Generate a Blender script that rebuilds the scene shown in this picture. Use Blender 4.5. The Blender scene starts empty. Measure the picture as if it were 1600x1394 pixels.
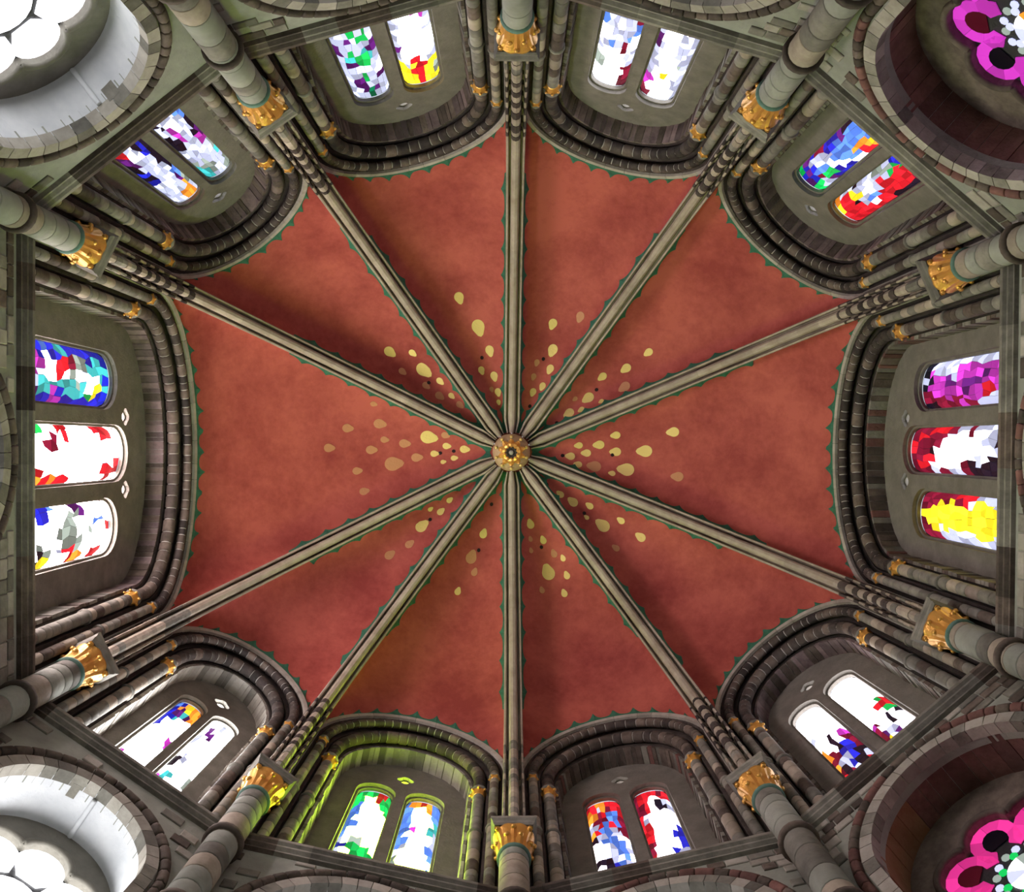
import bpy, math, random
from mathutils import Vector, Matrix
from mathutils.bvhtree import BVHTree
from mathutils.geometry import tessellate_polygon

rng = random.Random(7)
SC = bpy.context.scene
COL = SC.collection
EYE = 1.6            # height of the lens above the floor; H below means height above the lens
F = 1400.0           # focal length in pixels of the 1600 px wide frame
CX, CY = 800.0, 697.0

# ---------------------------------------------------------------- camera, world, exposure
cd = bpy.data.cameras.new('camera'); cam = bpy.data.objects.new('camera', cd); COL.objects.link(cam)
cam.location = (0, 0, EYE); cam.rotation_euler = (math.pi, 0, 0)      # straight up
cd.sensor_fit = 'HORIZONTAL'; cd.sensor_width = 36.0; cd.lens = 36.0 * F / 1600.0
cd.clip_start = 0.05; cd.clip_end = 200
SC.camera = cam
w = bpy.data.worlds.new('sky'); SC.world = w; w.use_nodes = True
w.node_tree.nodes['Background'].inputs[0].default_value = (0.75, 0.82, 0.95, 1)
w.node_tree.nodes['Background'].inputs[1].default_value = 1.0
vs = SC.view_settings
vs.view_transform = 'Standard'; vs.look = 'None'; vs.exposure = 0.1; vs.gamma = 1.0; vs.use_curve_mapping = False
SC.cycles.max_bounces = 5; SC.cycles.diffuse_bounces = 3; SC.cycles.glossy_bounces = 2; SC.cycles.transmission_bounces = 2
SC.cycles.caustics_reflective = False; SC.cycles.caustics_refractive = False
SC.cycles.use_adaptive_sampling = True; SC.cycles.adaptive_threshold = 0.05; SC.cycles.adaptive_min_samples = 12
GLOW = 1.0           # brightness of the daylight behind all the glass
FAN_GLOW = 3.2
LOW_GLOW = 0.5  # strength of the added, unseen ground-floor windows

# ---------------------------------------------------------------- materials
def new_mat(name):
    m = bpy.data.materials.new(name); m.use_nodes = True
    nt = m.node_tree; b = nt.nodes['Principled BSDF']
    return m, nt, b

def stone(name, c1, c2, scale=2.5, vary=0.35, rough=0.85, bump=0.25, fine=14.0):
    m, nt, b = new_mat(name); N = nt.nodes; L = nt.links
    tc = N.new('ShaderNodeNewGeometry')
    n1 = N.new('ShaderNodeTexNoise'); n1.inputs['Scale'].default_value = scale; n1.inputs['Detail'].default_value = 3
    n1.inputs['Roughness'].default_value = 0.65
    L.new(tc.outputs['Position'], n1.inputs['Vector'])
    r = N.new('ShaderNodeValToRGB'); r.color_ramp.elements[0].position = 0.32; r.color_ramp.elements[1].position = 0.7
    r.color_ramp.elements[0].color = (*c1, 1); r.color_ramp.elements[1].color = (*c2, 1)
    L.new(n1.outputs['Fac'], r.inputs['Fac'])
    oi = N.new('ShaderNodeObjectInfo'); mr = N.new('ShaderNodeMapRange')
    mr.inputs['To Min'].default_value = 1 - vary; mr.inputs['To Max'].default_value = 1 + vary
    L.new(oi.outputs['Random'], mr.inputs['Value'])
    hs = N.new('ShaderNodeHueSaturation'); L.new(mr.outputs[0], hs.inputs['Value']); L.new(r.outputs['Color'], hs.inputs['Color'])
    L.new(hs.outputs['Color'], b.inputs['Base Color'])
    b.inputs['Roughness'].default_value = rough
    n2 = N.new('ShaderNodeTexNoise'); n2.inputs['Scale'].default_value = fine; n2.inputs['Detail'].default_value = 2
    L.new(tc.outputs['Position'], n2.inputs['Vector'])
    bp = N.new('ShaderNodeBump'); bp.inputs['Strength'].default_value = bump; bp.inputs['Distance'].default_value = 0.05
    L.new(n2.outputs['Fac'], bp.inputs['Height']); L.new(bp.outputs['Normal'], b.inputs['Normal'])
    return m

M = {}
M['rib'] = stone('rib_sandstone', (0.33, 0.27, 0.20), (0.46, 0.40, 0.31), 1.6, 0.10)
M['rib_light'] = stone('rib_light_block', (0.30, 0.25, 0.19), (0.42, 0.36, 0.28), 3.0, 0.2)
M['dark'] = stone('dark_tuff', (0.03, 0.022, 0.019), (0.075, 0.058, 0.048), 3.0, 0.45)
M['grey'] = stone('grey_trachyte', (0.15, 0.14, 0.115), (0.27, 0.255, 0.21), 2.5, 0.3)
M['brown'] = stone('brown_tuff', (0.075, 0.056, 0.043), (0.155, 0.12, 0.095), 3.0, 0.45)
M['soffit'] = stone('violet_brown_tuff', (0.12, 0.085, 0.085), (0.24, 0.18, 0.17), 3.0, 0.5)
M['russet'] = stone('russet_tuff', (0.13, 0.055, 0.045), (0.22, 0.105, 0.085), 3.0, 0.35)
M['ochre'] = stone('ochre_plaster', (0.24, 0.11, 0.05), (0.33, 0.17, 0.09), 2.0, 0.1)
M['plaster'] = stone('grey_green_plaster', (0.24, 0.25, 0.21), (0.36, 0.37, 0.31), 1.2, 0.08)
M['plate'] = stone('tracery_stone', (0.15, 0.138, 0.112), (0.22, 0.203, 0.168), 2.0, 0.06)
M['white'] = stone('lime_plaster', (0.62, 0.64, 0.66), (0.76, 0.77, 0.78), 1.5, 0.03)
M['mortar'] = stone('pale_mortar', (0.34, 0.32, 0.28), (0.46, 0.44, 0.39), 6.0, 0.05)
M['hood'] = stone('pale_hood_stone', (0.32, 0.29, 0.24), (0.45, 0.42, 0.36), 2.5, 0.15)
M['green'] = stone('green_border_paint', (0.022, 0.115, 0.065), (0.045, 0.20, 0.115), 5.0, 0.08, bump=0.05)
M['neck'] = stone('green_neck_paint', (0.10, 0.20, 0.155), (0.16, 0.28, 0.22), 5.0, 0.1, bump=0.05)
M['floor'] = stone('floor_stone', (0.16, 0.15, 0.13), (0.25, 0.235, 0.21), 0.8, 0.05)
M['hole'] = stone('dark_hole', (0.01, 0.004, 0.004), (0.02, 0.006, 0.006), 5.0, 0.1)

def vault_paint():
    m, nt, b = new_mat('red_vault_paint'); N = nt.nodes; L = nt.links
    g = N.new('ShaderNodeNewGeometry')
    n1 = N.new('ShaderNodeTexNoise'); n1.inputs['Scale'].default_value = 0.42; n1.inputs['Detail'].default_value = 5; n1.inputs['Roughness'].default_value = 0.6
    n2 = N.new('ShaderNodeTexNoise'); n2.inputs['Scale'].default_value = 4.0; n2.inputs['Detail'].default_value = 6; n2.inputs['Roughness'].default_value = 0.7
    for n in (n1, n2): L.new(g.outputs['Position'], n.inputs['Vector'])
    ad = N.new('ShaderNodeMath'); ad.operation = 'MULTIPLY_ADD'; ad.inputs[1].default_value = 0.4
    L.new(n2.outputs['Fac'], ad.inputs[0]); L.new(n1.outputs['Fac'], ad.inputs[2])
    r = N.new('ShaderNodeValToRGB'); r.color_ramp.elements[0].position = 0.52; r.color_ramp.elements[1].position = 0.86
    r.color_ramp.elements[0].color = (0.31, 0.044, 0.034, 1); r.color_ramp.elements[1].color = (0.53, 0.115, 0.080, 1)
    L.new(ad.outputs[0], r.inputs['Fac']); L.new(r.outputs['Color'], b.inputs['Base Color'])
    b.inputs['Roughness'].default_value = 0.8
    bp = N.new('ShaderNodeBump'); bp.inputs['Strength'].default_value = 0.12; L.new(n2.outputs['Fac'], bp.inputs['Height']); L.new(bp.outputs['Normal'], b.inputs['Normal'])
    return m
M['vault'] = vault_paint()

def gold(name, c, metal, rough):
    m, nt, b = new_mat(name); N = nt.nodes; L = nt.links
    b.inputs['Base Color'].default_value = (*c, 1); b.inputs['Metallic'].default_value = metal; b.inputs['Roughness'].default_value = rough
    g = N.new('ShaderNodeNewGeometry'); n = N.new('ShaderNodeTexNoise'); n.inputs['Scale'].default_value = 12
    L.new(g.outputs['Position'], n.inputs['Vector'])
    bp = N.new('ShaderNodeBump'); bp.inputs['Strength'].default_value = 0.3; bp.inputs['Distance'].default_value = 0.05
    L.new(n.outputs['Fac'], bp.inputs['Height']); L.new(bp.outputs['Normal'], b.inputs['Normal'])
    return m
M['gold'] = gold('gilding', (0.80, 0.44, 0.10), 0.6, 0.36)
M['gilt'] = gold('gold_leaf', (0.82, 0.63, 0.20), 0.15, 0.5)
M['boss'] = gold('worn_boss_gilding', (0.50, 0.36, 0.20), 0.12, 0.5)
M['gilt_faded'] = gold('worn_gold_leaf', (0.58, 0.27, 0.12), 0.1, 0.6)
M['lead'] = gold('lead_came', (0.03, 0.03, 0.033), 0.2, 0.6)

GLASS = {}
PAL = {'W': (3.0, 3.0, 3.1), 'w': (0.62, 0.66, 0.95), 'B': (0.012, 0.02, 0.55), 'b': (0.10, 0.26, 0.95), 'c': (0.05, 0.50, 0.52),
       'R': (0.75, 0.012, 0.025), 'r': (0.20, 0.006, 0.03), 'm': (0.55, 0.04, 0.50), 'p': (0.10, 0.01, 0.16), 'G': (0.005, 0.55, 0.10),
       'g': (0.0, 0.15, 0.06), 'Y': (1.5, 1.15, 0.03), 'O': (1.1, 0.32, 0.03), 'k': (0.006, 0.005, 0.015), 'n': (0.30, 0.36, 0.32),
       'M': (0.72, 0.05, 0.62), 'Q': (0.85, 0.04, 0.32)}
def glass(code, white=None, gain=1.0):
    key = (code, white if code == 'W' else None, gain)
    if key in GLASS: return GLASS[key]
    c = white if (code == 'W' and white) else PAL[code]
    m, nt, b = new_mat('stained_glass_' + code)
    b.inputs['Base Color'].default_value = (*[min(0.5, x * 0.4) for x in c], 1); b.inputs['Roughness'].default_value = 0.25
    b.inputs['Emission Color'].default_value = (*[x / max(c) for x in c], 1)
    b.inputs['Emission Strength'].default_value = max(c) * gain * GLOW
    if max(c) * gain < 1.3: m.cycles.emission_sampling = 'NONE'
    GLASS[key] = m
    return m

# ---------------------------------------------------------------- helpers
def link(o, parent=None, label=None, cat=None, kind=None, group=None):
    COL.objects.link(o)
    if parent: o.parent = parent
    if label: o['label'] = label
    if cat: o['category'] = cat
    if kind: o['kind'] = kind
    if group: o['group'] = group
    return o
ORG = {}
def empty(name, loc, label, cat, kind=None, group=None):
    o = bpy.data.objects.new(name, None); o.location = loc; o.empty_display_size = 0.2
    ORG[o] = Vector(loc)
    return link(o, None, label, cat, kind, group)
def mesh(name, V, Fc, mat, parent=None, smooth=False, **kw):
    org = ORG.get(parent, Vector((0, 0, 0)))
    me = bpy.data.meshes.new(name)
    me.from_pydata([tuple(Vector(v) - org) for v in V], [], Fc)
    if smooth: me.polygons.foreach_set('use_smooth', [True] * len(Fc))
    me.materials.append(mat)
    o = bpy.data.objects.new(name, me); ORG[o] = org
    return link(o, parent, **kw)

def loft(rings, close=True, caps=True):
    V, Fc = [], []; n = len(rings[0])
    for r in rings: V += r
    for i in range(len(rings) - 1):
        for j in range(n if close else n - 1):
            a = i * n + j; b = i * n + (j + 1) % n
            Fc.append((a, b, b + n, a + n))
    if caps and close:
        Fc.append(tuple(range(n))[::-1]); k = (len(rings) - 1) * n; Fc.append(tuple(range(k, k + n)))
    return V, Fc
def circ(c, e1, e2, r, n=10, f=None):
    return [c + (e1 * math.cos(2 * math.pi * k / n) + e2 * math.sin(2 * math.pi * k / n)) * (r if f is None else r * f(2 * math.pi * k / n)) for k in range(n)]
X, Y, Z = Vector((1, 0, 0)), Vector((0, 1, 0)), Vector((0, 0, 1))

# ---------------------------------------------------------------- plan of the decagon
HC = 21.0                     # height of the big gilt capitals over the lens
CPX = [(808, 42), (1198, 160), (1495, 420), (1487, 987), (1192, 1238), (803, 1328), (405, 1240), (122, 1045), (122, 378), (405, 155)]
CN = [Vector(((x - CX) * HC / F, (y - CY) * HC / F, 0)) for x, y in CPX]
APEX_H = 34.5; SPR = 25.0; ARCH = 26.5; RISE = 3.1
AX = Vector(((799 - CX) * 34 / F, (707 - CY) * 34 / F, 0))
SIDE = ['north_northeast', 'northeast', 'east', 'southeast', 'south_southeast', 'south_southwest', 'southwest', 'west', 'northwest', 'north_northwest']
WN = ['pale white two-light window', 'blue-and-red two-light window', 'violet, red and yellow three-light window', 'white two-light window with dark red feet',
      'red-headed two-light window', 'green-glowing two-light window', 'sunlit dazzling white two-light window', 'blue-edged three-light window',
      'orange-tipped pale two-light window', 'two-light window of green figure and red disc']
SN = ['pale-white', 'blue-and-red', 'violet-red-yellow', 'white-and-dark-red', 'red-headed', 'green-glowing', 'dazzling-white', 'blue-edged', 'orange-tipped', 'green-figure']
class Bay: pass
BAYS = []
for i in range(10):
    b = Bay(); A, B = CN[i], CN[(i + 1) % 10]
    b.i = i; b.L = (B - A).length; b.t = (B - A) / b.L; b.n = Vector((b.t.y, -b.t.x, 0))
    b.c = A.dot(b.n); b.mid = (A.dot(b.t) + B.dot(b.t)) / 2; b.a0 = b.L / 2 - 0.10
    b.wide = i in (2, 7)
    BAYS.append(b)
def P(b, u, d, H):            # u from the middle of the bay, d behind the chord of the columns, H over the lens
    return b.n * (b.c + d) + b.t * (b.mid + u) + Z * (H + EYE)
def corner_at(i, d):          # corner between bay i-1 and bay i on planes set back by d
    p, q = BAYS[i - 1], BAYS[i]
    det = p.n.x * q.n.y - p.n.y * q.n.x
    x = ((p.c + d) * q.n.y - (q.c + d) * p.n.y) / det; y = (p.n.x * (q.c + d) - q.n.x * (p.c + d)) / det
    return Vector((x, y, 0))
def u_ends(b, d):
    return corner_at(b.i, d).dot(b.t) - b.mid, corner_at((b.i + 1) % 10, d).dot(b.t) - b.mid

def arch_path(a, rise, hs, h0, n=48):
    pts = []
    k = max(1, int((hs - h0) / 0.25))
    for j in range(k): pts.append((-a, h0 + (hs - h0) * j / k))
    for j in range(n + 1):
        th = math.pi * (1 - j / n); pts.append((a * math.cos(th), hs + rise * math.sin(th)))
    for j in range(k): pts.append((a, hs - (hs - h0) * (j + 1) / k))
    return pts
class Path:
    def __init__(s, pts):
        s.p = pts; s.s = [0.0]
        for i in range(1, len(pts)): s.s.append(s.s[-1] + math.dist(pts[i], pts[i - 1]))
        s.len = s.s[-1]
    def at(s, x):
        x = min(max(x, 0), s.len); lo = 0; hi = len(s.s) - 1
        while hi - lo > 1:
            m = (lo + hi) // 2
            if s.s[m] <= x: lo = m
            else: hi = m
        k = (x - s.s[lo]) / max(1e-9, s.s[hi] - s.s[lo]); p, q = s.p[lo], s.p[hi]
        tx, ty = q[0] - p[0], q[1] - p[1]; l = math.hypot(tx, ty) or 1
        return p[0] + (q[0] - p[0]) * k, p[1] + (q[1] - p[1]) * k, tx / l, ty / l

def plate(name, b, outer, holes, d0, d1, mat, parent, **kw):
    loops = [outer] + holes
    tris = tessellate_polygon([[Vector((u, h, 0)) for u, h in lp] for lp in loops])
    flat = [p for lp in loops for p in lp]; n = len(flat)
    V = [P(b, u, d0, h) for u, h in flat] + [P(b, u, d1, h) for u, h in flat]
    Fc = [tuple(t) for t in tris] + [tuple(x + n for x in t)[::-1] for t in tris]
    k = 0
    for lp in loops:
        m = len(lp)
        for j in range(m): Fc.append((k + j, k + (j + 1) % m, k + (j + 1) % m + n, k + j + n))
        k += m
    return mesh(name, V, Fc, mat, parent, **kw)
def block(name, b, u0, u1, h0, h1, d0, d1, mat, parent, ch=0.02, **kw):       # ashlar with a chamfered face
    V = []
    for d, g in ((d1, 0), (d0 + ch, 0), (d0, ch)):
        V += [P(b, u0 + g, d, h0 + g), P(b, u1 - g, d, h0 + g), P(b, u1 - g, d, h1 - g), P(b, u0 + g, d, h1 - g)]
    Fc = [(8, 9, 10, 11)]
    for r in (0, 4):
        for j in range(4): Fc.append((r + j, r + (j + 1) % 4, r + 4 + (j + 1) % 4, r + 4 + j))
    return mesh(name, V, Fc, mat, parent, **kw)
def roll_piece(name, b, path, s0, s1, d, r, mat, parent, n=10, gap=0.012, seg=None):
    k = seg or max(2, int((s1 - s0) / 0.12) + 1); rings = []
    ss = [s0 + gap] + [s0 + gap + 0.02 + (s1 - s0 - 2 * gap - 0.04) * j / k for j in range(k + 1)] + [s1 - gap]
    for j, s in enumerate(ss):
        u, h, tx, ty = path.at(s); c = P(b, u, d, h)
        e1 = b.t * (-ty) + Z * tx
        rings.append(circ(c, e1, b.n, r * (0.9 if j in (0, len(ss) - 1) else 1.0), n))
    V, Fc = loft(rings)
    return mesh(name, V, Fc, mat, parent, smooth=True)
def drum(name, c0, c1, r, mat, parent, n=12, gap=0.008, f=0.93):
    ax = (c1 - c0).normalized(); e1 = ax.orthogonal().normalized(); e2 = ax.cross(e1)
    p0, p1 = c0 + ax * gap, c1 - ax * gap; bz = min(0.025, (p1 - p0).length * 0.3)
    V, Fc = loft([circ(p0, e1, e2, r * f, n), circ(p0 + ax * bz, e1, e2, r, n), circ(p1 - ax * bz, e1, e2, r, n), circ(p1, e1, e2, r * f, n)])
    return mesh(name, V, Fc, mat, parent, smooth=True)
def lathe(name, c, prof, mat, parent, n=16, f=None, e1=X, e2=Y, **kw):
    V, Fc = loft([circ(c + Z * h, e1, e2, r, n, f) for r, h in prof])
    return mesh(name, V, Fc, mat, parent, smooth=True, **kw)
def pieces(total, lo, hi):
    out = [0.0]
    while out[-1] < total - hi: out.append(out[-1] + rng.uniform(lo, hi))
    if total - out[-1] > hi * 0.6 and total - out[-1] > lo * 1.4: out.append((out[-1] + total) / 2)
    out.append(total)
    return out

# ---------------------------------------------------------------- floor
fl = mesh('floor', [Vector((x * 17, y * 17, 0)) for x, y in ((-1, -1), (1, -1), (1, 1), (-1, 1))], [(0, 1, 2, 3)], M['floor'], None,
          label='grey stone floor of the ten-sided nave', cat='floor', kind='structure')

# ---------------------------------------------------------------- walls with fan windows, string course and piers
FC, FFC = 16.45, 15.85        # centre height of the fan recess arch and of its flower
def circle_pts(u, h, r, n=40, a0=0.0): return [(u + r * math.cos(a0 + 2 * math.pi * k / n), h + r * math.sin(a0 + 2 * math.pi * k / n)) for k in range(n)]
FAN = {1: ('M', 0.62), 3: ('Q', 0.75), 6: ('W', 1.0), 8: ('W', 1.0)}

def fan_window(b, wall, num):
    i = b.i; rF = min(2.05, b.L / 2 - 0.92); R = min(1.70, rF + 0.02)
    dw, db = 0.38, 1.52
    pale = i in (6, 8, 7, 9, 5)
    trim = wall
    # arch bands on the wall face: inner pale voussoirs, outer brown roll
    path = Path(arch_path(rF + 0.13, rF + 0.13, FC, 13.4))
    cuts = pieces(path.len, 0.28, 0.42)
    for s0, s1 in zip(cuts, cuts[1:]):
        q = [path.at(s0 + 0.008), path.at((s0 + s1) / 2), path.at(s1 - 0.008)]; V = []
        for dd in (dw - 0.07, dw + 0.2):
            for o in (-0.14, 0.13):
                for u, h, tx, ty in q: V.append(P(b, u + ty * -o, dd, h + tx * o))
        Fc = [(0, 1, 4, 3), (1, 2, 5, 4), (0, 6, 7, 1), (1, 7, 8, 2), (3, 4, 10, 9), (4, 5, 11, 10), (0, 3, 9, 6), (2, 8, 11, 5)]
        mesh('voussoir', V, Fc, M['hood'] if rng.random() < 0.7 else M['grey'], wall)
    path2 = Path(arch_path(rF + 0.42, rF + 0.42, FC, 13.4)); cuts = pieces(path2.len, 0.22, 0.42)
    core = Path(path2.p)
    for s0, s1 in zip(cuts, cuts[1:]):
        roll_piece('roll_stone', b, path2, s0, s1, dw, 0.12, M['russet'] if i in (1, 2, 3, 4) and rng.random() < 0.6 else M['brown'], wall, n=8)
    # reveal of the recess
    pr = Path(arch_path(rF, rF, FC, 13.4))
    if i in (1, 3, 2, 0, 4):
        cuts = pieces(pr.len, 0.24, 0.44)
        for s0, s1 in zip(cuts, cuts[1:]):
            sm = (s0 + s1) / 2; o = rng.uniform(0, 0.02); V = []
            for s in (s0 + 0.006, sm, s1 - 0.006):
                u, h, tx, ty = pr.at(s)
                for dd, oo in ((dw + 0.12, o), (db, o), (db, 0.2), (dw + 0.12, 0.2)): V.append(P(b, u - ty * oo, dd, h + tx * oo))
            Fc = [(0, 1, 5, 4), (4, 5, 9, 8), (0, 4, 7, 3), (4, 8, 11, 7), (0, 3, 2, 1), (8, 9, 10, 11)]
            side = i == 3 and sm > pr.len * 0.56
            mesh('reveal_stone', V, Fc, M['ochre'] if side else M['russet'], wall)
    else:
        V, Fc = [], []
        K = 60
        for k in range(K + 1):
            u, h, tx, ty = pr.at(pr.len * k / K)
            for dd, oo in ((dw + 0.1, 0), (db, 0), (db, 0.2), (dw + 0.1, 0.2)): V.append(P(b, u - ty * oo, dd, h + tx * oo))
        for k in range(K):
            for j in range(4): Fc.append((4 * k + j, 4 * k + (j + 1) % 4, 4 * k + 4 + (j + 1) % 4, 4 * k + 4 + j))
        mesh('reveal', V, Fc, M['white'], wall, smooth=False, label='lime-washed reveal of the fan window')
        # roll running through the crown of the reveal and a few bare stones
        drum('reveal_roll', P(b, 0.04, dw + 0.2, FC + rF - 0.03), P(b, 0.04, db - 0.02, FC + rF - 0.03), 0.055, M['white'], wall, n=8)
        for off in ((0.33, 0.45) if i == 8 else (0.5,)):
            s = pr.len / 2 + off; V = []
            for ss in (s - 0.09, s, s + 0.09):
                u, h, tx, ty = pr.at(ss)
                for dd, oo in ((dw + 0.12, -0.015), (dw + 0.42, -0.015), (dw + 0.42, 0.05), (dw + 0.12, 0.05)): V.append(P(b, u - ty * oo, dd, h + tx * oo))
            mesh('bare_stone', V, [(0, 1, 5, 4), (4, 5, 9, 8), (0, 4, 7, 3), (4, 8, 11, 7), (0, 3, 2, 1), (8, 9, 10, 11)], M['grey'], wall)
    pc = arch_path(rF + 0.03, rF + 0.03, FC, 13.4); nn = len(pc)
    mesh('reveal_mortar', [P(b, u, d, h) for d in (dw + 0.05, db + 0.05) for u, h in pc], [(j, j + 1, nn + j + 1, nn + j) for j in range(nn - 1)], M['mortar'], wall)
    # window
    code, gain = FAN.get(i, ('W', 1.0))
    words = {1: 'fan window of magenta petals in a russet stone recess', 3: 'fan window of pink petals with green and orange heart',
             6: 'dazzling clear fan window in a bright lime-washed recess', 8: 'clear lobed fan window in a bluish lime-washed recess'}
    lab = words.get(i, 'lobed fan window under the ' + WN[i])
    win = empty('window_%d' % num, P(b, 0, db, 13.4), lab, 'window', 'structure')
    tips = []
    hole = []
    k1, rl = R * 0.70, R * 0.30
    for p in range(8):
        a = math.pi / 2 + p * math.pi / 4
        for j in range(9):
            q = a - 1.25 + 2.5 * j / 8
            hole.append((k1 * math.cos(a) + rl * math.cos(q), FFC + k1 * math.sin(a) + rl * math.sin(q)))
    outer = arch_path(rF + 0.1, rF + 0.1, FC, 13.3, 40)
    plate('tracery', b, outer, [hole], db, db + 0.16, M['plate'] if pale else M['brown'], win)
    for p in range(8):        # half-round moulding that follows every lobe
        a = math.pi / 2 + p * math.pi / 4; rr = rl + 0.07; pts = []
        for j in range(13):
            q = a - 1.3 + 2.6 * j / 12
            pts.append((k1 * math.cos(a) + rr * math.cos(q), FFC + k1 * math.sin(a) + rr * math.sin(q)))
        roll_piece('lobe_moulding', b, Path(pts), 0, Path(pts).len, db, 0.075, M['plate'] if pale else M['brown'], win, n=8, gap=0.0, seg=12)
    light = plate('glass_backing', b, circle_pts(0, FFC, R * 1.02, 32), [], db + 0.15, db + 0.17, M['lead'], win)
    fg = FAN_GLOW if i == 8 else FAN_GLOW * 0.6
    white = (fg, fg, fg * 1.06) if i != 6 else (FAN_GLOW * 2.0, FAN_GLOW * 2.0, FAN_GLOW * 2.04)
    for p in range(8):
        a = math.pi / 2 + p * math.pi / 4
        rot = lambda x, y: (x * math.cos(a) - y * math.sin(a), FFC + x * math.sin(a) + y * math.cos(a))
        if code == 'W':
            ring = [(0.42 * R, -0.13 * R), (0.42 * R, 0.13 * R)] + [(k1 + rl * 0.99 * math.cos(q), rl * 0.99 * math.sin(q)) for q in [1.75 - 3.5 * j / 12 for j in range(13)]]
            plate('pane', b, [rot(*q) for q in ring], [], db + 0.12, db + 0.14, glass('W', white), light)
            continue
        outl, inl = [], []
        for j in range(13):
            q = 2.55 - 5.1 * j / 12
            outl.append((k1 + rl * 0.97 * math.cos(q) - (0.09 * R if abs(q) > 2 else 0), rl * 0.97 * math.sin(q)))
            inl.append((k1 - 0.04 * R + rl * 0.55 * math.cos(q) * 1.1, rl * 0.50 * math.sin(q)))
        for s in range(6):
            seg = outl[2 * s:2 * s + 3] + inl[2 * s:2 * s + 3][::-1]
            cx = sum(x for x, y in seg) / 6; cy = sum(y for x, y in seg) / 6
            seg = [(cx + (x - cx) * 0.97, cy + (y - cy) * 0.97) for x, y in seg]
            plate('pane', b, [rot(*q) for q in seg], [], db + 0.12, db + 0.14, glass(code, None, gain * rng.choice((0.75, 1.0, 1.3))), light)
        plate('pane', b, [rot(*q) for q in inl[1:-1]], [], db + 0.125, db + 0.14, glass('r' if p % 2 else 'k', None, 0.12), light)
        # pale beads towards the heart
        for cxx, cyy, cc in ((0.36, 0.07, 'w'), (0.36, -0.07, 'n'), (0.30, 0.0, 'G' if i == 3 else 'w')):
            plate('pane', b, [rot(cxx * R + 0.05 * R * math.cos(q), cyy * R + 0.05 * R * math.sin(q)) for q in [k * math.pi / 4 for k in range(8)]], [], db + 0.12, db + 0.14, glass(cc), light)
    if code == 'W':
        plate('pane', b, circle_pts(0, FFC, 0.36 * R, 20), [], db + 0.12, db + 0.14, glass('W', white), light)
    else:
        for k in range(8):
            a0, a1 = k * math.pi / 4, (k + 1) * math.pi / 4
            pts = [(0, FFC)] + [(0.25 * R * math.cos(a0 + (a1 - a0) * j / 3), FFC + 0.25 * R * math.sin(a0 + (a1 - a0) * j / 3)) for j in range(4)]
            plate('pane', b, pts, [], db + 0.12, db + 0.14, glass(('w', 'W', 'n', 'O', 'W', 'R', 'G', 'W')[k] if i == 3 else ('w', 'W', 'w', 'W', 'O', 'W', 'w', 'W')[k]), light)
    return rF

def added_low_lights(b, wall):                     # plain round-headed windows, unseen, added to light the room from below
    win = empty('window_%d' % (21 + b.i), P(b, 0, 0.5, 3.0), 'added unseen round-headed fill window low under the ' + WN[b.i], 'window', 'structure')
    for u in (-1.3, 1.3):
        plate('pane', b, [(u + x, h) for x, h in arch_path(0.75, 0.75, 6.5, 3.2, 16)], [], 0.31, 0.36, glass('W', (LOW_GLOW, LOW_GLOW * 0.95, LOW_GLOW * 0.88)), win)
        plate('frame', b, [(u + x, h) for x, h in arch_path(0.9, 0.9, 6.5, 3.05, 16)], [[(u + x, h) for x, h in arch_path(0.75, 0.75, 6.5, 3.2, 16)]], 0.26, 0.40, M['plate'], win)

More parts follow.
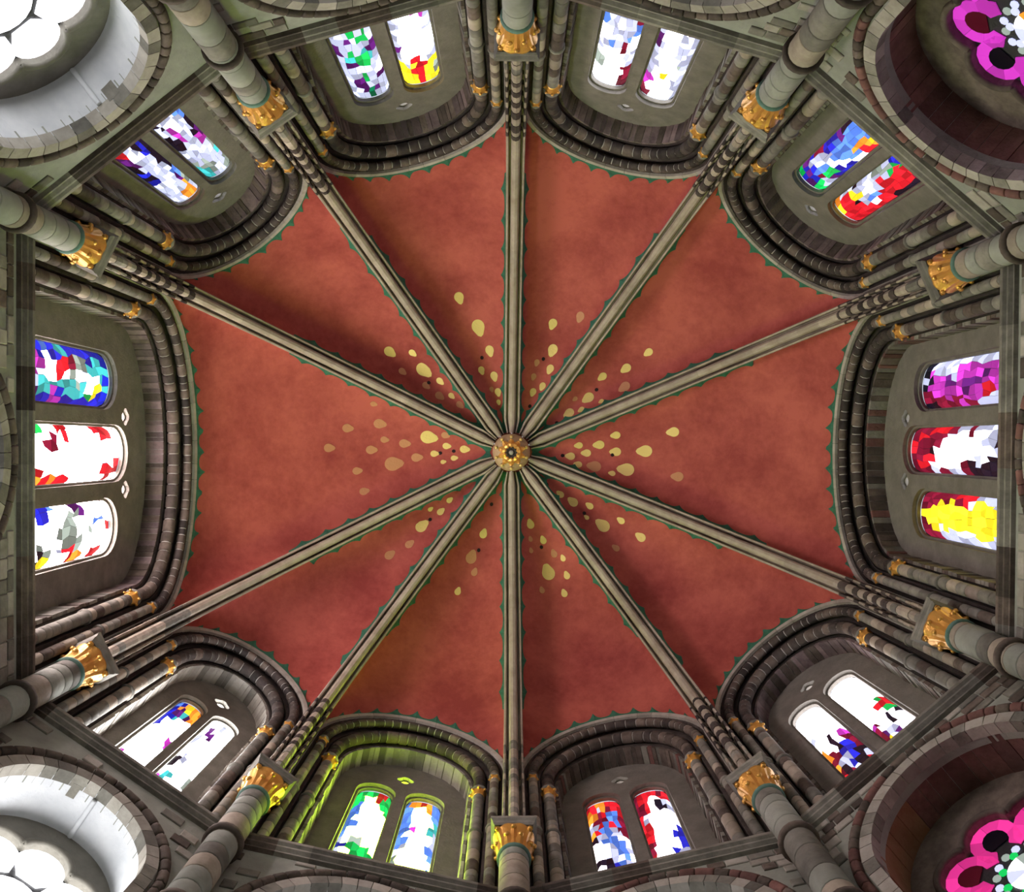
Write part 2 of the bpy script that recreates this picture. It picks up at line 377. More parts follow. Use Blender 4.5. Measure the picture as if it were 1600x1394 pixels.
LIP = 19.35
for b in BAYS:
    i = b.i
    e0, e1 = u_ends(b, 0.38)
    wall = empty('wall_' + SIDE[i], P(b, 0, 0.38, -EYE), ('ashlar wall with a fan window recess under the ' + WN[i]), 'wall', 'structure')
    rF = min(2.05, b.L / 2 - 0.92)
    o = arch_path(rF, rF, FC, 13.4, 40)
    plate('wall_face', b, [(e0 - 0.3, -EYE), (e1 + 0.3, -EYE), (e1 + 0.3, LIP - 0.02), (e0 - 0.3, LIP - 0.02)], [o], 0.40, 0.75, M['plaster'], wall)
    rF = fan_window(b, wall, 11 + i)
    added_low_lights(b, wall)
    # ashlar of the spandrels
    h = 14.2; row = 0
    stony = {0: 0.8, 1: 0.9, 2: 0.85, 3: 0.95, 4: 0.9, 5: 0.45, 6: 0.25, 7: 0.8, 8: 0.2, 9: 0.45}[i]
    while h < LIP - 0.35:
        hh = rng.uniform(0.24, 0.32); u = e0 + 0.25 + rng.uniform(-0.2, 0.1)
        if h + hh > LIP - 0.3: hh = LIP - 0.3 - h
        if hh < 0.12: break
        while u < e1 - 0.3:
            wd = rng.uniform(0.26, 0.6); u2 = min(u + wd, e1 - 0.22)
            hit = any((math.hypot(x, max(0, y - FC)) < rF + 0.53) for x in (u, u2) for y in (h, h + hh)) or (u < 0 < u2 and h < FC + rF + 0.5)
            if not hit and u2 - u > 0.15 and rng.random() < stony:
                k = rng.random()
                block('ashlar', b, u + 0.013, u2 - 0.013, h + 0.013, h + hh - 0.013, 0.37 - rng.uniform(0, 0.012), 0.45, (M['hood'] if k < 0.32 else M['grey'] if k < 0.66 else M['brown']), wall, ch=0.016)
            u = u2
        h += hh; row += 1
    # string course
    u = e0 + 0.1
    f0, f1 = u_ends(b, 0.18)
    cuts = [f0 + x for x in pieces(f1 - f0, 0.7, 1.3)]
    for u0, u1 in zip(cuts, cuts[1:]):
        V = []
        prof = [(0.5, LIP + 0.16), (0.20, LIP + 0.14), (0.18, LIP + 0.06), (0.18, LIP), (0.24, LIP - 0.05), (0.24, LIP - 0.11), (0.31, LIP - 0.17), (0.31, LIP - 0.22), (0.5, LIP - 0.28)]
        V, Fc = loft([[P(b, uu, d, hh) for d, hh in prof] for uu in (u0 - 0.003, u1 + 0.003)])
        mesh('string_course_stone', V, Fc, rng.choice((M['grey'], M['brown'], M['grey'])), wall)
    # sill slope behind the string course and piers either side of the arch
    V = [P(b, f0, 0.3, LIP + 0.12), P(b, f1, 0.3, LIP + 0.12), P(b, f1, 1.9, LIP + 0.5), P(b, f0, 1.9, LIP + 0.5)]
    mesh('sill', V, [(0, 1, 2, 3)], M['plate'], wall)
    g0, g1 = u_ends(b, 0.3)
    for ua, ub in ((g0, -b.a0 + 0.14), (b.a0 - 0.14, g1)):
        V = [P(b, uu, d, hh) for d in (0.33, 1.9) for hh in (LIP, 27.2) for uu in (ua, ub)]
        mesh('pier_core', V, [(0, 1, 3, 2), (4, 5, 7, 6), (0, 2, 6, 4), (1, 3, 7, 5), (2, 3, 7, 6)], M['mortar'], wall)
        h = LIP + 0.12
        while h < 26.9:
            hh = rng.uniform(0.3, 0.5)
            k = rng.random(); um = ua + (ub - ua) * rng.choice((0.35, 0.5, 0.65))
            mt = M['dark'] if h > 24.6 and k < 0.7 else (M['grey'] if k < 0.6 else M['brown'])
            block('pier_stone', b, ua + 0.01, ub - 0.005, h + 0.008, h + hh - 0.008, 0.30 - rng.uniform(0, 0.015), 0.36, mt, wall)
            h += hh

# ---------------------------------------------------------------- clerestory arches
def small_capital(c, r0, r1, h, parent, lobes=8):
    V, Fc = loft([circ(c + Z * (h * t), X, Y, r0 + (r1 - r0) * (t ** 1.6), 32, (lambda a, t=t: 1 + 0.09 * t * math.cos(lobes * a))) for t in (0, 0.25, 0.5, 0.7, 0.85, 0.97)] + [circ(c + Z * h, X, Y, r1 * 0.8, 32)])
    cap = mesh('capital', V, Fc, M['gold'], parent, smooth=True, label='gilt leaf capital')
    for k in range(lobes):
        a = 2 * math.pi * (k + 0.0) / lobes; dv = Vector((math.cos(a), math.sin(a), 0)); sd = Vector((-dv.y, dv.x, 0))
        cc = c + dv * r1 * 1.04 + Z * h * 0.78; rr = r1 * 0.20
        V, Fc = loft([circ(cc + dv * (rr * x), sd, Z, rr * y, 6) for x, y in ((-1, 0.3), (-0.5, 0.9), (0.2, 0.95), (0.8, 0.4))])
        mesh('crocket', V, Fc, M['gold'], cap, smooth=True)
    lathe('impost', c + Z * h, [(r1 * 0.9, 0), (r1 * 1.12, 0.03), (r1 * 1.12, 0.10), (r1 * 0.95, 0.12)], M['grey'], parent, n=12)

# stained glass maps: rows from the arch head downwards, columns clockwise round the room
MAPS = {
 9: ["wwwpw wpgww wpGwp wwGwW wpGww wcGcw pwcwp wpwGw wwGww wGGOw wGGRw", "YYYYY YYRYn wRRRY wWWWw pWWWW wWWWW wWWWp wWWWw wWWmw wWWWp wWWWp"],
 0: ["WWWWr WWWWr nWWWr nWWWw wWWrw WbwpW Wwwwb bwWwb bwwwr rwwwb rwwwR", "rWWWw rWWww mWWWw wWWYW wWWnw wWWww wWWwp pWWww wWWrw wWWWw kWWRw"],
 1: ["GBpBG pBrBw BwbGp rwwWB BwbWB BbbwW pbbbw kbbOR kbbYO kbbbO kBbbk", "OOYRR wRRRR wYkRR kwwWR wWwbR nwwRR nwRRk wGRRk BGRRk BBRRr kBRYk"],
 2: ["kwkrk wmmrk wmmmr wmpmr wmmmr wmpmr wmmmw wmpRw wmmmw wmpmw wmmmw", "rrRrr rRrRr RrkRw RWWWr rWWWw wWWWr rWWWk wWWwk wwWkk wkwkw wkkkw", "rrYrr rYYYr rYYYw rYYYw rYYYw RYYYw wYYYw wYYYw wYYYw wYYYw wYYYw"],
 3: ["WWWWW WWWWW WWWWW WWWWW RWWWW GRWWW WkWWm WWWWr WWwpr YkwYr WkWkr", "WWWWW WWWWW WWWWw WWWWW mWWWW rBkWO rBkrO wkBwr RkwkR wkwrk kwkrw"],
 4: ["RrRRr rwWRr wkWRr WWWwR WWWWR BWWWR BWWWr BWWWR wBWWR wmWWR wBWBR", "RRORR RrwrO rbRrw rwbRO rwbwk WbbwW wbwBk WbwkW wwBkW wbwkk wwbYk"],
 5: ["bOROb bmWWb cWWWb cWWmb wWWWb WWWWb bWWWw WWWWn bWWWB bWWWb bWWWB", "GRGYG GYWWG GWWWb WWWWb WWWWb WWWWb WWnWw WGGWB WGGWw WGGWB WGGwB"],
 6: ["WWwWW WWWpW WWWWw WWWWW WWWWW WWWwW WWWWk nWWWW WWWcW RWWWm WWWcm", "OOYOb OpcpB WWWWB WWWWB WWWWW mWWWW WWWWW WWWWW WWWWm WWWWw WWWWm"],
 7: ["WWRWW RWWbW WWnWW OWWWp RnWnW WwnWW WWWWb YnWWB kWWWO YWWWB GWWWB", "WRWWR RwWWR WWWWR WWWWW WWWWW WWWWR RWWWR OWWrW RWWWW ORWWG RWWWG", "BBcBB BYWcB BGwnB BcWnB BcnrB BcWRc mcWRB BcWWb pcwmB BcWWG BcwWG"],
 8: ["wwOOw wwwOn wwwwp BwWwb kwwwk BwWwk kwwwk pwWBk RwwkB RwwkY RwwBk", "cwwcn cnkww nwwwc wwwwn wwwwm kwwwp kmwwk wwWwk kwwwb kwwwB kwwwR"],
}
WHITE = {0: (5, 5, 5.6), 1: (4, 4.1, 4.8), 2: (3.4, 3.4, 3.7), 3: (7.5, 7.2, 7.8), 4: (4, 3.6, 3.7), 5: (20, 31, 1.6), 6: (30, 30, 32), 7: (30, 25, 26), 8: (3.5, 3.6, 4.4), 9: (5, 5, 5.4)}

def lancet_outline(uc, hw, top, bot, n=14):
    return [(uc + x, h) for x, h in arch_path(hw, hw, top - hw, bot, n)]
def quatrefoil(uc, h, r):
    pts = []
    for k in range(4):
        a = k * math.pi / 2
        for j in range(6):
            q = a - 1.2 + 2.4 * j / 5; pts.append((uc + r * 0.55 * math.cos(a) + r * 0.5 * math.cos(q), h + r * 0.55 * math.sin(a) + r * 0.5 * math.sin(q)))
    return pts

for b in BAYS:
    i = b.i
    trim = empty('trim_%d' % (i + 1), P(b, 0, 0.3, LIP), 'banded double-roll arch of dark stones around the ' + WN[i], 'arch', 'structure')
    a = lambda o: b.a0 - o
    rz = lambda o: RISE - o
    # stepped orders behind the rolls (one moulded mass of masonry)
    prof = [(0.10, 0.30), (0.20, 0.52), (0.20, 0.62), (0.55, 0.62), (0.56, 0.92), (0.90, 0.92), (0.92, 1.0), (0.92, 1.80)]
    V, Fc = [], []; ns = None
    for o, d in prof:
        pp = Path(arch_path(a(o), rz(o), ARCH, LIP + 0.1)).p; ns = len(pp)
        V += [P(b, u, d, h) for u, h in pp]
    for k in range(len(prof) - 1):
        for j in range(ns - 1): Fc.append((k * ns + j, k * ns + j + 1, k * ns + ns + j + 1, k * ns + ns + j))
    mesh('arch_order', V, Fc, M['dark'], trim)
    # pale hood strip
    pth = Path(arch_path(a(0.06), rz(0.06), ARCH, 25.4)); cuts = pieces(pth.len, 0.5, 0.9)
    for s0, s1 in zip(cuts, cuts[1:]):
        rings = []
        for k in range(5):
            u, h, tx, ty = pth.at(s0 + 0.006 + (s1 - s0 - 0.012) * k / 4)
            rings.append([P(b, u - ty * o, d, h + tx * o) for o, d in ((-0.06, 0.26), (0.05, 0.22), (0.09, 0.27), (0.09, 0.5), (-0.06, 0.5))])
        V, Fc = loft(rings); mesh('hood_stone', V, Fc, M['hood'], trim)
    # the two rolls
    for o, d, r, lo, hi, hcap, thick in ((0.38, 0.42, 0.145, 0.22, 0.38, 26.1, 'slender'), (0.76, 0.72, 0.185, 0.26, 0.44, 25.35, 'thick')):
        pth = Path(arch_path(a(o), rz(o), ARCH, hcap + 0.28)); cuts = pieces(pth.len, lo, hi)
        core = pth
        rings = []
        for k in range(61):
            u, h, tx, ty = core.at(core.len * k / 60); rings.append(circ(P(b, u, d, h), b.t * (-ty) + Z * tx, b.n, r * 0.86, 8))
        V, Fc = loft(rings); mesh('mortar_core', V, Fc, M['mortar'], trim, smooth=True)
        for s0, s1 in zip(cuts, cuts[1:]):
            roll_piece('roll_stone', b, pth, s0, s1, d, r, M['dark'] if rng.random() < (0.62 if i not in (4, 7) else 0.3) else M['brown'], trim, gap=0.016)
        # jamb shafts
        for sg in (-1, 1):
            u = sg * a(o); nb = WN[(i + sg) % 10]
            sh = empty('jamb_shaft', P(b, u, d, LIP + 0.15), '%s banded stone shaft of the %s window on the side of the %s one' % (thick, SN[i], SN[(i + sg) % 10]), 'shaft', group='jamb shafts of the high windows')
            rs = r * 0.92; base = LIP + 0.15; top = hcap
            cuts2 = [base + x for x in pieces(top - base, 0.28, 0.62)]
            mid = min(range(1, len(cuts2) - 1), key=lambda k: abs(cuts2[k] - 22.9))
            for h0, h1 in zip(cuts2, cuts2[1:]):
                drum('drum', P(b, u, d, h0), P(b, u, d, h1), rs, rng.choice((M['grey'], M['grey'], M['rib_light'], M['brown'])), sh)
            drum('annulet', P(b, u, d, cuts2[mid] - 0.06), P(b, u, d, cuts2[mid] + 0.06), rs * 1.28, M['grey'], sh, f=0.85)
            small_capital(P(b, u, d, top), rs * 0.95, (rs * 1.38 if thick == 'thick' else rs * 1.15), 0.28 if thick == 'thick' else 0.16, sh, 8 if thick == 'thick' else 6)
    # striped stones of the soffit and jambs
    pth = Path(arch_path(a(1.03), rz(1.03), ARCH, LIP + 0.3)); cuts = pieces(pth.len, 0.13, 0.30)
    for s0, s1 in zip(cuts, cuts[1:]):
        o = rng.uniform(-0.012, 0.02); V = []
        for s in (s0 + 0.009, (s0 + s1) / 2, s1 - 0.009):
            u, h, tx, ty = pth.at(s)
            for dd, oo in ((0.95, o), (1.60, o), (1.60, 0.1), (0.95, 0.1)): V.append(P(b, u - ty * oo, dd, h + tx * oo))
        k = rng.random(); hm = pth.at((s0 + s1) / 2)[1]
        if i in (5, 6): mt = M['hood'] if k < 0.75 else M['plate']  # paler stones stand in for the strong light on these bays' reveals
        elif hm < 25.2: mt = M['grey'] if k < 0.6 else M['brown']
        elif i in (2, 4): mt = M['brown'] if k < 0.6 else M['russet'] if k < 0.75 else M['grey']
        else: mt = M['soffit'] if k < 0.7 else M['brown']
        mesh('soffit_stone', V, [(0, 1, 5, 4), (4, 5, 9, 8), (0, 4, 7, 3), (4, 8, 11, 7), (0, 3, 2, 1), (8, 9, 10, 11)], mt, trim)
    pc = Path(arch_path(a(1.0), rz(1.0), ARCH, LIP + 0.3)).p; nn = len(pc)
    mesh('soffit_mortar', [P(b, u, d, h) for d in (0.95, 1.62) for u, h in pc], [(j, j + 1, nn + j + 1, nn + j) for j in range(nn - 1)], M['mortar'], trim)
    # window plate with lights and quatrefoils
    aw, rw = a(1.0), rz(1.0)
    if b.wide:
        sp = 0.54 * aw if i == 7 else 0.58 * aw; hw = 0.77 if i == 7 else 0.65
        LI = [(-sp, hw, 26.45), (0.0, hw, 27.15), (sp, hw, 26.45)]; QF = [(-sp * 0.52, 27.05), (sp * 0.52, 27.05)]
    else:
        sp = 0.375 * aw; hw = 0.262 * aw; LI = [(-sp, hw, 26.75), (sp, hw, 26.75)]; QF = [(0.0, 27.5)]
    win = empty('window_%d' % (i + 1), P(b, 0, 1.6, LIP + 0.3), 'stained glass ' + WN[i] + ' high in the wall', 'window', 'structure')
    BOT = LIP + 0.5
    big = [lancet_outline(u, w_ + 0.07, t_ + 0.07, BOT) for u, w_, t_ in LI] + [quatrefoil(u, h, 0.25) for u, h in QF]
    plate('tracery', b, arch_path(aw, rw, ARCH, LIP + 0.2, 40), big, 1.50, 1.62, M['plate'], win)
    sml = [lancet_outline(u, w_, t_, BOT) for u, w_, t_ in LI] + [quatrefoil(u, h, 0.20) for u, h in QF]
    plate('inner_frame', b, arch_path(aw, rw, ARCH, LIP + 0.2, 40), sml, 1.62, 1.72, M['plate'], win)
    for u, h in QF:
        q = plate('quatrefoil_light', b, quatrefoil(u, h, 0.25), [], 1.73, 1.75, glass('W', WHITE[i]), win)
    for li, (uc, hw_, top) in enumerate(LI):
        light = plate('lancet_light', b, lancet_outline(uc, hw_ + 0.05, top + 0.05, BOT), [], 1.76, 1.78, M['lead'], win)
        rows = MAPS[i][li].split(); rows = rows + [rows[-2], rows[-1], rows[-3]]
        src = rows; SR = len(src); NR, NC, SUB = 20, 7, 2
        edges = [-1, -0.74, -0.46, -0.16, 0.16, 0.46, 0.74, 1]
        jw, jh = 0.115, 0.11
        rows = []
        for r_ in range(NR):
            line = ''
            for c in range(NC):
                x = (c + 0.5) * 5 / NC + rng.gauss(0, 0.28); y = (r_ + 0.5) * SR / NR + rng.gauss(0, 0.36)
                code = src[max(0, min(SR - 1, int(y)))][max(0, min(4, int(x)))]
                line += code
            rows.append(line)
        jit = {}
        def gp(c, r_, sub=0):
            e = edges[c] + (edges[c + 1] - edges[c]) * sub / SUB if sub else edges[c]
            if (c, r_) not in jit:
                jit[(c, r_)] = (0 if c in (0, NC) else rng.uniform(-jw, jw), 0 if r_ in (0, NR) else rng.uniform(-jh, jh))
            j0 = jit[(c, r_)]
            if sub:
                if (c + 1, r_) not in jit:
                    jit[(c + 1, r_)] = (0 if c + 1 in (0, NC) else rng.uniform(-jw, jw), 0 if r_ in (0, NR) else rng.uniform(-jh, jh))
                j1 = jit[(c + 1, r_)]; k = sub / SUB; j0 = (j0[0] * (1 - k) + j1[0] * k, j0[1] * (1 - k) + j1[1] * k)
            if r_ == 0: j0 = (0, 0)
            e = max(-1, min(1, e + j0[0])); ht = top - hw_ + hw_ * math.sqrt(max(0, 1 - e * e))
            return uc + e * hw_, ht - (ht - BOT) * (r_ / NR) + j0[1]
        for r_ in range(NR):
            for c in range(NC):
                code = rows[r_][c]; pts = [gp(c, r_, s) for s in range(SUB)] + [gp(c + 1, r_)] + [gp(c + 1, r_ + 1)] + [gp(c, r_ + 1, s) for s in range(SUB - 1, -1, -1)]
                cx = sum(p[0] for p in pts) / len(pts); cy = sum(p[1] for p in pts) / len(pts)
                sh = 1.0 if code == 'W' else 0.95
                V = [P(b, cx + (x - cx) * sh, 1.74, cy + (y - cy) * sh) for x, y in pts]; n = len(V)
                V += [P(b, cx + (x - cx) * sh, 1.757, cy + (y - cy) * sh) for x, y in pts]
                mesh('pane', V, [tuple(range(n)), tuple(range(n, 2 * n))[::-1]] + [(k, (k + 1) % n, n + (k + 1) % n, n + k) for k in range(n)], glass(code, WHITE[i], rng.choice((0.5, 0.8, 1.0, 1.5)) if code != 'W' else 1.0), light)

# ---------------------------------------------------------------- corner columns
def short(s): return s.replace(' two-light', '').replace(' three-light', '').replace(' window', '')
for i in range(10):
    c = CN[i]; nl = WN[i - 1]; nr = WN[i]
    rad = (c - AX).normalized(); tan = Vector((-rad.y, rad.x, 0))
    base = c + Z * EYE
    th = empty('corner_column', c + Z * 0.0, 'round wall column with gilt capital between the %s and %s windows' % (SN[i - 1], SN[i]), 'column', group='ten corner columns')
    cuts = [x - EYE for x in pieces(20.45 + EYE, 0.45, 0.95)]
    for h0, h1 in zip(cuts, cuts[1:]):
        drum('drum', base + Z * h0, base + Z * h1, 0.345, rng.choice((M['plaster'], M['plaster'], M['grey'], M['rib_light'])), th, n=20, f=0.97)
    for hr in (18.35, 15.6):
        drum('shaft_ring', base + Z * (hr - 0.09), base + Z * (hr + 0.09), 0.43, M['brown'], th, n=20, f=0.86)
    lathe('neck_ring', base + Z * 20.42, [(0.34, 0), (0.395, 0.04), (0.40, 0.09), (0.36, 0.13)], M['neck'], th, n=20)
    sq = lambda a_, t=1.0: 1 + 0.16 * t * (1 - abs(math.cos(2 * (a_ - math.pi / 4))))
    rings = []
    for t in (0, 0.2, 0.4, 0.6, 0.8, 0.95, 1.0):
        rings.append(circ(base + Z * (20.52 + 0.80 * t), rad, tan, 0.33 + 0.17 * t ** 1.5, 24, lambda a_, t=t: 1 + t * 0.13 * (abs(math.sin(2 * a_)) - 0.3)))
    V, Fc = loft(rings); cap = mesh('capital', V, Fc, M['gold'], th, smooth=True, label='gilt crocket capital')
    for k in range(16):
        up = k >= 8; a_ = 2 * math.pi * (k % 8 + (0.5 if not up else 0)) / 8
        if up: a_ += 0
        dv = rad * math.cos(a_) + tan * math.sin(a_); sd = rad * -math.sin(a_) + tan * math.cos(a_)
        diag = abs(math.sin(2 * a_)) > 0.5
        L_ = (0.78 if diag else 0.7) if up else 0.42
        h0 = 20.54; rings = []
        for t in (0, 0.25, 0.5, 0.72, 0.88, 1.0, 1.08):
            out = 0.345 + (0.21 if diag and up else 0.13 if up else 0.09) * t ** 2.2; hz = h0 + L_ * (t if t <= 1 else 2 - t - 0.06)
            wd = (0.11 - 0.05 * t) * (1.2 if not up else 1.0); cc = base + dv * out + Z * hz
            rings.append([cc - sd * wd, cc + dv * 0.045, cc + sd * wd, cc - dv * 0.05])
        V, Fc = loft(rings); mesh('crocket_leaf', V, Fc, M['gold'], cap, smooth=False)
        tip = base + dv * (0.345 + (0.20 if diag and up else 0.13 if up else 0.09)) + Z * (h0 + L_ * 0.90)
        V, Fc = loft([circ(tip + Z * (0.07 * math.sin(q)), dv, sd, 0.07 * math.cos(q) + 0.003, 8) for q in (-1.4, -0.8, 0, 0.8, 1.4)]); mesh('crocket_bud', V, Fc, M['gold'], cap, smooth=True)
    hw = 0.52
    rings = [[base + rad * (x * s) + tan * (y * s) + Z * hz for x, y in ((-1, -1), (1, -1), (1, 1), (-1, 1))] for s, hz in ((0.46, 21.30), (0.50, 21.36), (0.50, 21.44), (0.55, 21.50), (0.55, 21.60))]
    V, Fc = loft(rings); mesh('abacus', V, Fc, M['grey'], th)

# ---------------------------------------------------------------- vault
def rib_rz(q):               # q: 1 at the corner, 0 at the boss
    return SPR + (APEX_H - SPR) * math.sqrt(max(0.0, 1 - q * q))
ceil = empty('ceiling', (AX.x, AX.y, APEX_H + EYE), 'red painted ten-part rib vault with gold flames', 'vault', 'structure')
CELL = []
DH = 0.34
for b in BAYS:
    pts = arch_path(b.a0 - 0.03, RISE - 0.03, ARCH, SPR - 0.6, 40); NS = len(pts); NT = 34
    grid = []
    for u, h in pts:
        W = P(b, u, DH, 0); W.z = 0; k = min(1, max(0, (h - SPR) / (ARCH + RISE - SPR))); line = []
        for j in range(NT + 1):
            t = (j / NT) ** 1.5; q = 1 - t
            g = (1 - k) * math.sqrt(max(0, 1 - q * q)) + k * (0.25 * math.sqrt(max(0, 1 - q * q)) + 0.75 * (1 - q ** 2))
            line.append(W * q + AX * t + Z * (h + (APEX_H - h) * g + 1.4 * k * 4 * q * (1 - q) * (0.4 + 0.6 * q) + EYE))
        grid.append(line)
    V = [p for l in grid for p in l]; n = NT + 1
    Fc = [(s * n + j, s * n + j + 1, (s + 1) * n + j + 1, (s + 1) * n + j) for s in range(NS - 1) for j in range(NT)]
    o = mesh('vault_cell', V, Fc, M['vault'], ceil, smooth=True, label='red painted vault web above the ' + WN[b.i])
    CELL.append((o, grid, BVHTree.FromPolygons(V, Fc)))

def strip(name, A, Bp, parent, mat):
    V = A + Bp; n = len(A)
    # give the painted border body: a thin raised band
    Fc = [(k, k + 1, n + k + 1, n + k) for k in range(n - 1)]
    return mesh(name, V, Fc, mat, parent)
def scallop(x, per, w0, w1):      # a point at every period, hollow curves between
    f = (x / per) % 1.0; e = abs(f - 0.5) * 2
    return w0 + (w1 - w0) * (e ** 3)
for b, (o, grid, bvh) in zip(BAYS, CELL):
    # along the wall arch
    A, B2 = [], []; run = 0; prev = None
    for si in range(3, len(grid) - 3):
        for f in (0, 0.25, 0.5, 0.75):
            l0, l1 = grid[si], grid[si + 1]; line = [l0[j].lerp(l1[j], f) for j in range(12)]
            p0 = line[0]
            if p0.z - EYE < ARCH - 0.6: prev = p0; continue
            if prev: run += (p0 - prev).length
            prev = p0; wd = scallop(run, 0.70, 0.27, 0.56); acc = 0; tgt = line[-1]
            for j in range(11):
                sl = (line[j + 1] - line[j]).length
                if acc + sl >= wd: tgt = line[j].lerp(line[j + 1], (wd - acc) / sl); break
                acc += sl
            off = (AX + Z * (26 + EYE) - p0).normalized() * 0.02
            A.append(p0 + off); B2.append(tgt + off)
    strip('green_border', A, B2, o, M['green'])
    # along both ribs
    for ci, sg in ((b.i, 1), ((b.i + 1) % 10, -1)):
        C = CN[ci]; ax = (C - AX); Lr = ax.length; ax = ax / Lr; pv = Vector((-ax.y, ax.x, 0)); 
        if pv.dot(b.t * sg) < 0: pv = -pv
        A, B2 = [], []; run = 0
        for k in range(420):
            rr = 0.75 + (Lr * 0.93 - 0.75) * k / 419
            wd = scallop(rr, 0.82, 0.36, 0.49); res = []
            for wv in (0.20, wd):
                src = AX + ax * rr + pv * wv + Z * 15
                loc, nor, idx, dist = bvh.ray_cast(src, Z)
                res.append(loc)
            if res[0] is None or res[1] is None or abs(res[0].z - res[1].z) > 0.6:
                if len(A) > 8: break
                A, B2 = [], []; continue
            A.append(res[0] - Z * 0.025); B2.append(res[1] - Z * 0.025)
        if len(A) > 3: strip('green_border', A, B2, o, M['green'])

# gold flames and small dark holes: pixel in the photograph -> point on the web
FL = [(717,464,9,1),(747,510,12,1),(765,547,8,1),(608,549,9,1),(644,551,6,1),(661,577,12,1),(628,580,6,0),(752,578,6,1),(772,587,7,1),(687,595,6,1),(665,602,6,0),(686,618,7,0),(705,618,5,1),
 (768,608,4,0),(778,612,6,1),(718,632,6,0),(779,628,4,1),(542,669,8,0),(592,662,9,0),(583,631,5,0),(668,683,12,1),(695,680,6,0),(600,687,6,0),(631,693,8,0),(697,697,6,1),(725,702,7,1),(678,709,6,1),(579,703,8,0),(513,700,8,0),
 (650,715,8,0),(709,716,5,1),(692,722,4,1),(613,725,13,0),(557,736,7,0),(568,768,7,0),(702,782,5,1),(672,796,4,1),(688,800,6,1),(658,823,10,1),(639,851,7,0),(608,868,8,0),(755,835,7,1),(736,872,10,0),(741,895,6,0),(715,925,6,1),
 (864,505,8,1),(907,494,8,0),(864,546,9,1),(860,576,7,1),(839,566,5,0),(848,603,6,1),(834,588,5,0),(833,612,6,1),(1014,550,7,1),(979,575,8,1),(942,588,7,1),(977,604,9,0),(920,621,9,1),(940,627,4,1),(899,623,4,0),(890,645,8,1),(909,640,5,1),
 (1053,675,9,1),(963,680,7,1),(905,696,6,1),(937,695,8,1),(1009,705,11,1),(963,706,8,1),(917,708,7,1),(892,713,7,1),(904,726,6,1),(930,729,10,0),(980,734,12,1),(957,740,5,1),(1060,745,9,0),(876,773,6,1),(896,785,8,1),(922,791,6,1),
 (917,809,4,1),(943,822,11,1),(971,814,6,1),(1002,840,8,1),(963,857,6,0),(829,820,7,1),(849,845,6,1),(866,866,6,0),(880,873,5,1),(857,896,12,1),(886,900,6,1),(847,923,5,0),(882,928,6,1),(829,843,4,0),(830,861,4,0)]
HOLES = [(753,559),(670,598),(688,708),(709,705),(672,812),(748,860),(849,561),(932,609),(828,635),(870,661),(957,711),(879,712),(913,802),(846,855),(854,757),(768,788)]
eye = Vector((0, 0, EYE))
def on_web(px, py):
    dv = Vector(((px - CX) / F, (py - CY) / F, 1)).normalized(); best = None
    for o, grid, bvh in CELL:
        loc, nor, idx, dist = bvh.ray_cast(eye, dv)
        if loc and (best is None or dist < best[3]): best = (o, loc, nor, dist)
    return best
for kind, items in (('gilt_flame', FL), ('vent_hole', [(x, y, 3.2, 2) for x, y in HOLES])):
    for px, py, r_, br in items:
        hit = on_web(px, py)
        if not hit: continue
        o, loc, nor, dist = hit
        if nor.z > 0: nor = -nor
        to = (AX + Z * loc.z - loc); to = (to - nor * to.dot(nor)).normalized(); sd = nor.cross(to)
        R_ = r_ * (loc.z - EYE) / F * 0.88; pts = []
        for k in range(20):
            a_ = 2 * math.pi * k / 20; rr = R_ * (1 + (0.55 * max(0, math.cos(a_)) ** 8 if br != 2 else 0))
            pts.append(loc + to * rr * math.cos(a_) * 1.05 + sd * rr * math.sin(a_) * 0.95)
        V, Fc = loft([[p - nor * 0.01 for p in pts], [p + nor * 0.02 for p in pts]])
        mesh(kind, V, Fc, M['hole'] if br == 2 else M['gilt'] if br else M['gilt_faded'], o)

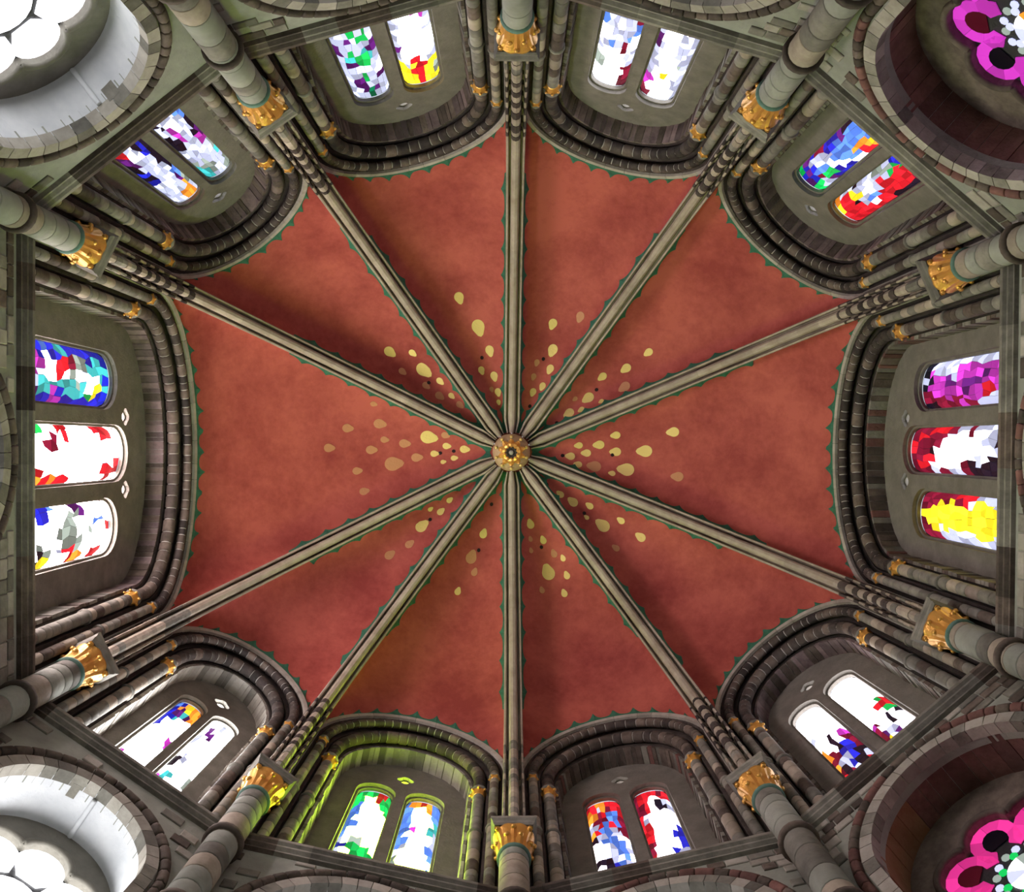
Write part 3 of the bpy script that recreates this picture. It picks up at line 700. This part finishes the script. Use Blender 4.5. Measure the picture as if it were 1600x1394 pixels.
# ribs
PROF = [(-0.30, -0.25), (-0.30, 0.06), (-0.28, 0.10), (-0.235, 0.10), (-0.215, 0.05), (-0.20, -0.10), (-0.155, -0.12), (-0.14, 0.04), (-0.135, 0.14), (-0.085, 0.23), (0, 0.26),
        (0.085, 0.23), (0.135, 0.14), (0.14, 0.04), (0.155, -0.12), (0.20, -0.10), (0.215, 0.05), (0.235, 0.10), (0.28, 0.10), (0.30, 0.06), (0.30, -0.25)]
for i in range(10):
    C = CN[i]; ax = C - AX; Lr = ax.length; ax = ax / Lr; pv = Vector((-ax.y, ax.x, 0))
    pts = [(Lr, 21.6 + (SPR - 21.6) * k / 20) for k in range(20)]
    for k in range(141):
        th = (math.pi / 2) * k / 140
        pts.append((Lr * math.cos(th), SPR + (APEX_H - SPR) * math.sin(th)))
    pth = Path(pts)
    s_ring = next(pth.s[k] for k in range(len(pts)) if pts[k][1] >= 27.3)
    ke = next(k for k in range(len(pts)) if pts[k][0] <= 0.75)
    send = pth.s[ke - 1] + (pth.s[ke] - pth.s[ke - 1]) * (pts[ke - 1][0] - 0.75) / (pts[ke - 1][0] - pts[ke][0])
    rib = empty('vault_rib', C + Z * (21.6 + EYE), 'moulded stone vault rib rising between the %s and %s windows' % (SN[i - 1], SN[i]), 'rib', group='ten vault ribs')
    def stone_piece(s0, s1, mt, gap, lift=0.0, sub=5):
        rings = []
        for k in range(sub + 1):
            r_, h, tx, ty = pth.at(s0 + gap + (s1 - s0 - 2 * gap) * k / sub)
            c = AX + ax * r_ + Z * (h + EYE); inn = (ax * -ty + Z * tx)      # towards the room
            if inn.dot(-ax) < 0 and ty > 0.5: inn = -inn
            if ty <= 0.5 and inn.z > 0: inn = -inn
            tp = min(1.0, r_ * 0.245 / 0.31)      # ribs narrow where they crowd round the boss
            rings.append([c + pv * x * tp * (1 + lift * 0.4) + inn * (y + (lift * 0.1 if y > 0.1 else 0)) for x, y in PROF])
        V, Fc = loft(rings); mesh('rib_stone', V, Fc, mt, rib)
    cuts = pieces(s_ring, 0.24, 0.42)
    for k, (s0, s1) in enumerate(zip(cuts, cuts[1:])):
        plain = i in (5, 7)
        hi = s0 > s_ring * 0.35
        mt = (M['dark'] if k % 2 else M['rib_light']) if hi and not plain else (M['grey'] if rng.random() < 0.4 else M['rib_light'])
        stone_piece(s0, s1, mt, 0.008, 0.12 if k % 2 and not plain else 0.0, 3)
    cuts = [s_ring + x for x in pieces(send - s_ring, 0.9, 1.5)]
    for s0, s1 in zip(cuts, cuts[1:]): stone_piece(s0, s1, M['rib'], 0.0025, 0.0, 8)

# boss
bz = APEX_H + EYE - 0.30
bo = empty('vault_boss', (AX.x, AX.y, bz), 'round gilded vault boss with a leaf rosette where all ribs meet', 'boss')
c = Vector((AX.x, AX.y, bz))
lathe('boss_body', c, [(0.45, 0.25), (0.66, 0.15), (0.72, 0.0), (0.70, -0.15), (0.60, -0.30), (0.44, -0.42), (0.26, -0.48), (0.14, -0.50)], M['boss'], bo, n=28)
for k in range(10):
    a_ = 2 * math.pi * (k + 0.5) / 10; dv = Vector((math.cos(a_), math.sin(a_), 0)); sd = Vector((-dv.y, dv.x, 0)); rings = []
    for t, wd, z_ in ((0.19, 0.05, -0.55), (0.25, 0.085, -0.59), (0.33, 0.12, -0.57), (0.41, 0.11, -0.50), (0.47, 0.075, -0.47), (0.51 + 0.05 * (k % 3 == 0), 0.02, -0.50)):
        cc = c + dv * t + Z * z_; rings.append([cc - sd * wd, cc - Z * 0.045, cc + sd * wd, cc + Z * 0.06])
    V, Fc = loft(rings); mesh('leaf', V, Fc, M['gold'], bo)
    cc = c + dv * 0.60 - Z * 0.36
    V, Fc = loft([circ(cc + Z * (0.06 * math.sin(q)), dv, sd, 0.06 * math.cos(q) + 0.003, 8) for q in (-1.4, -0.7, 0, 0.7, 1.4)]); mesh('bead', V, Fc, M['gilt'], bo, smooth=True)
lathe('rosette_hollow', c, [(0.23, -0.47), (0.24, -0.56), (0.19, -0.585), (0.13, -0.54), (0.10, -0.5)], M['dark'], bo, n=20)
lathe('rosette_heart', c, [(0.10, -0.50), (0.095, -0.57), (0.06, -0.61), (0.02, -0.62)], M['hood'], bo, n=12)
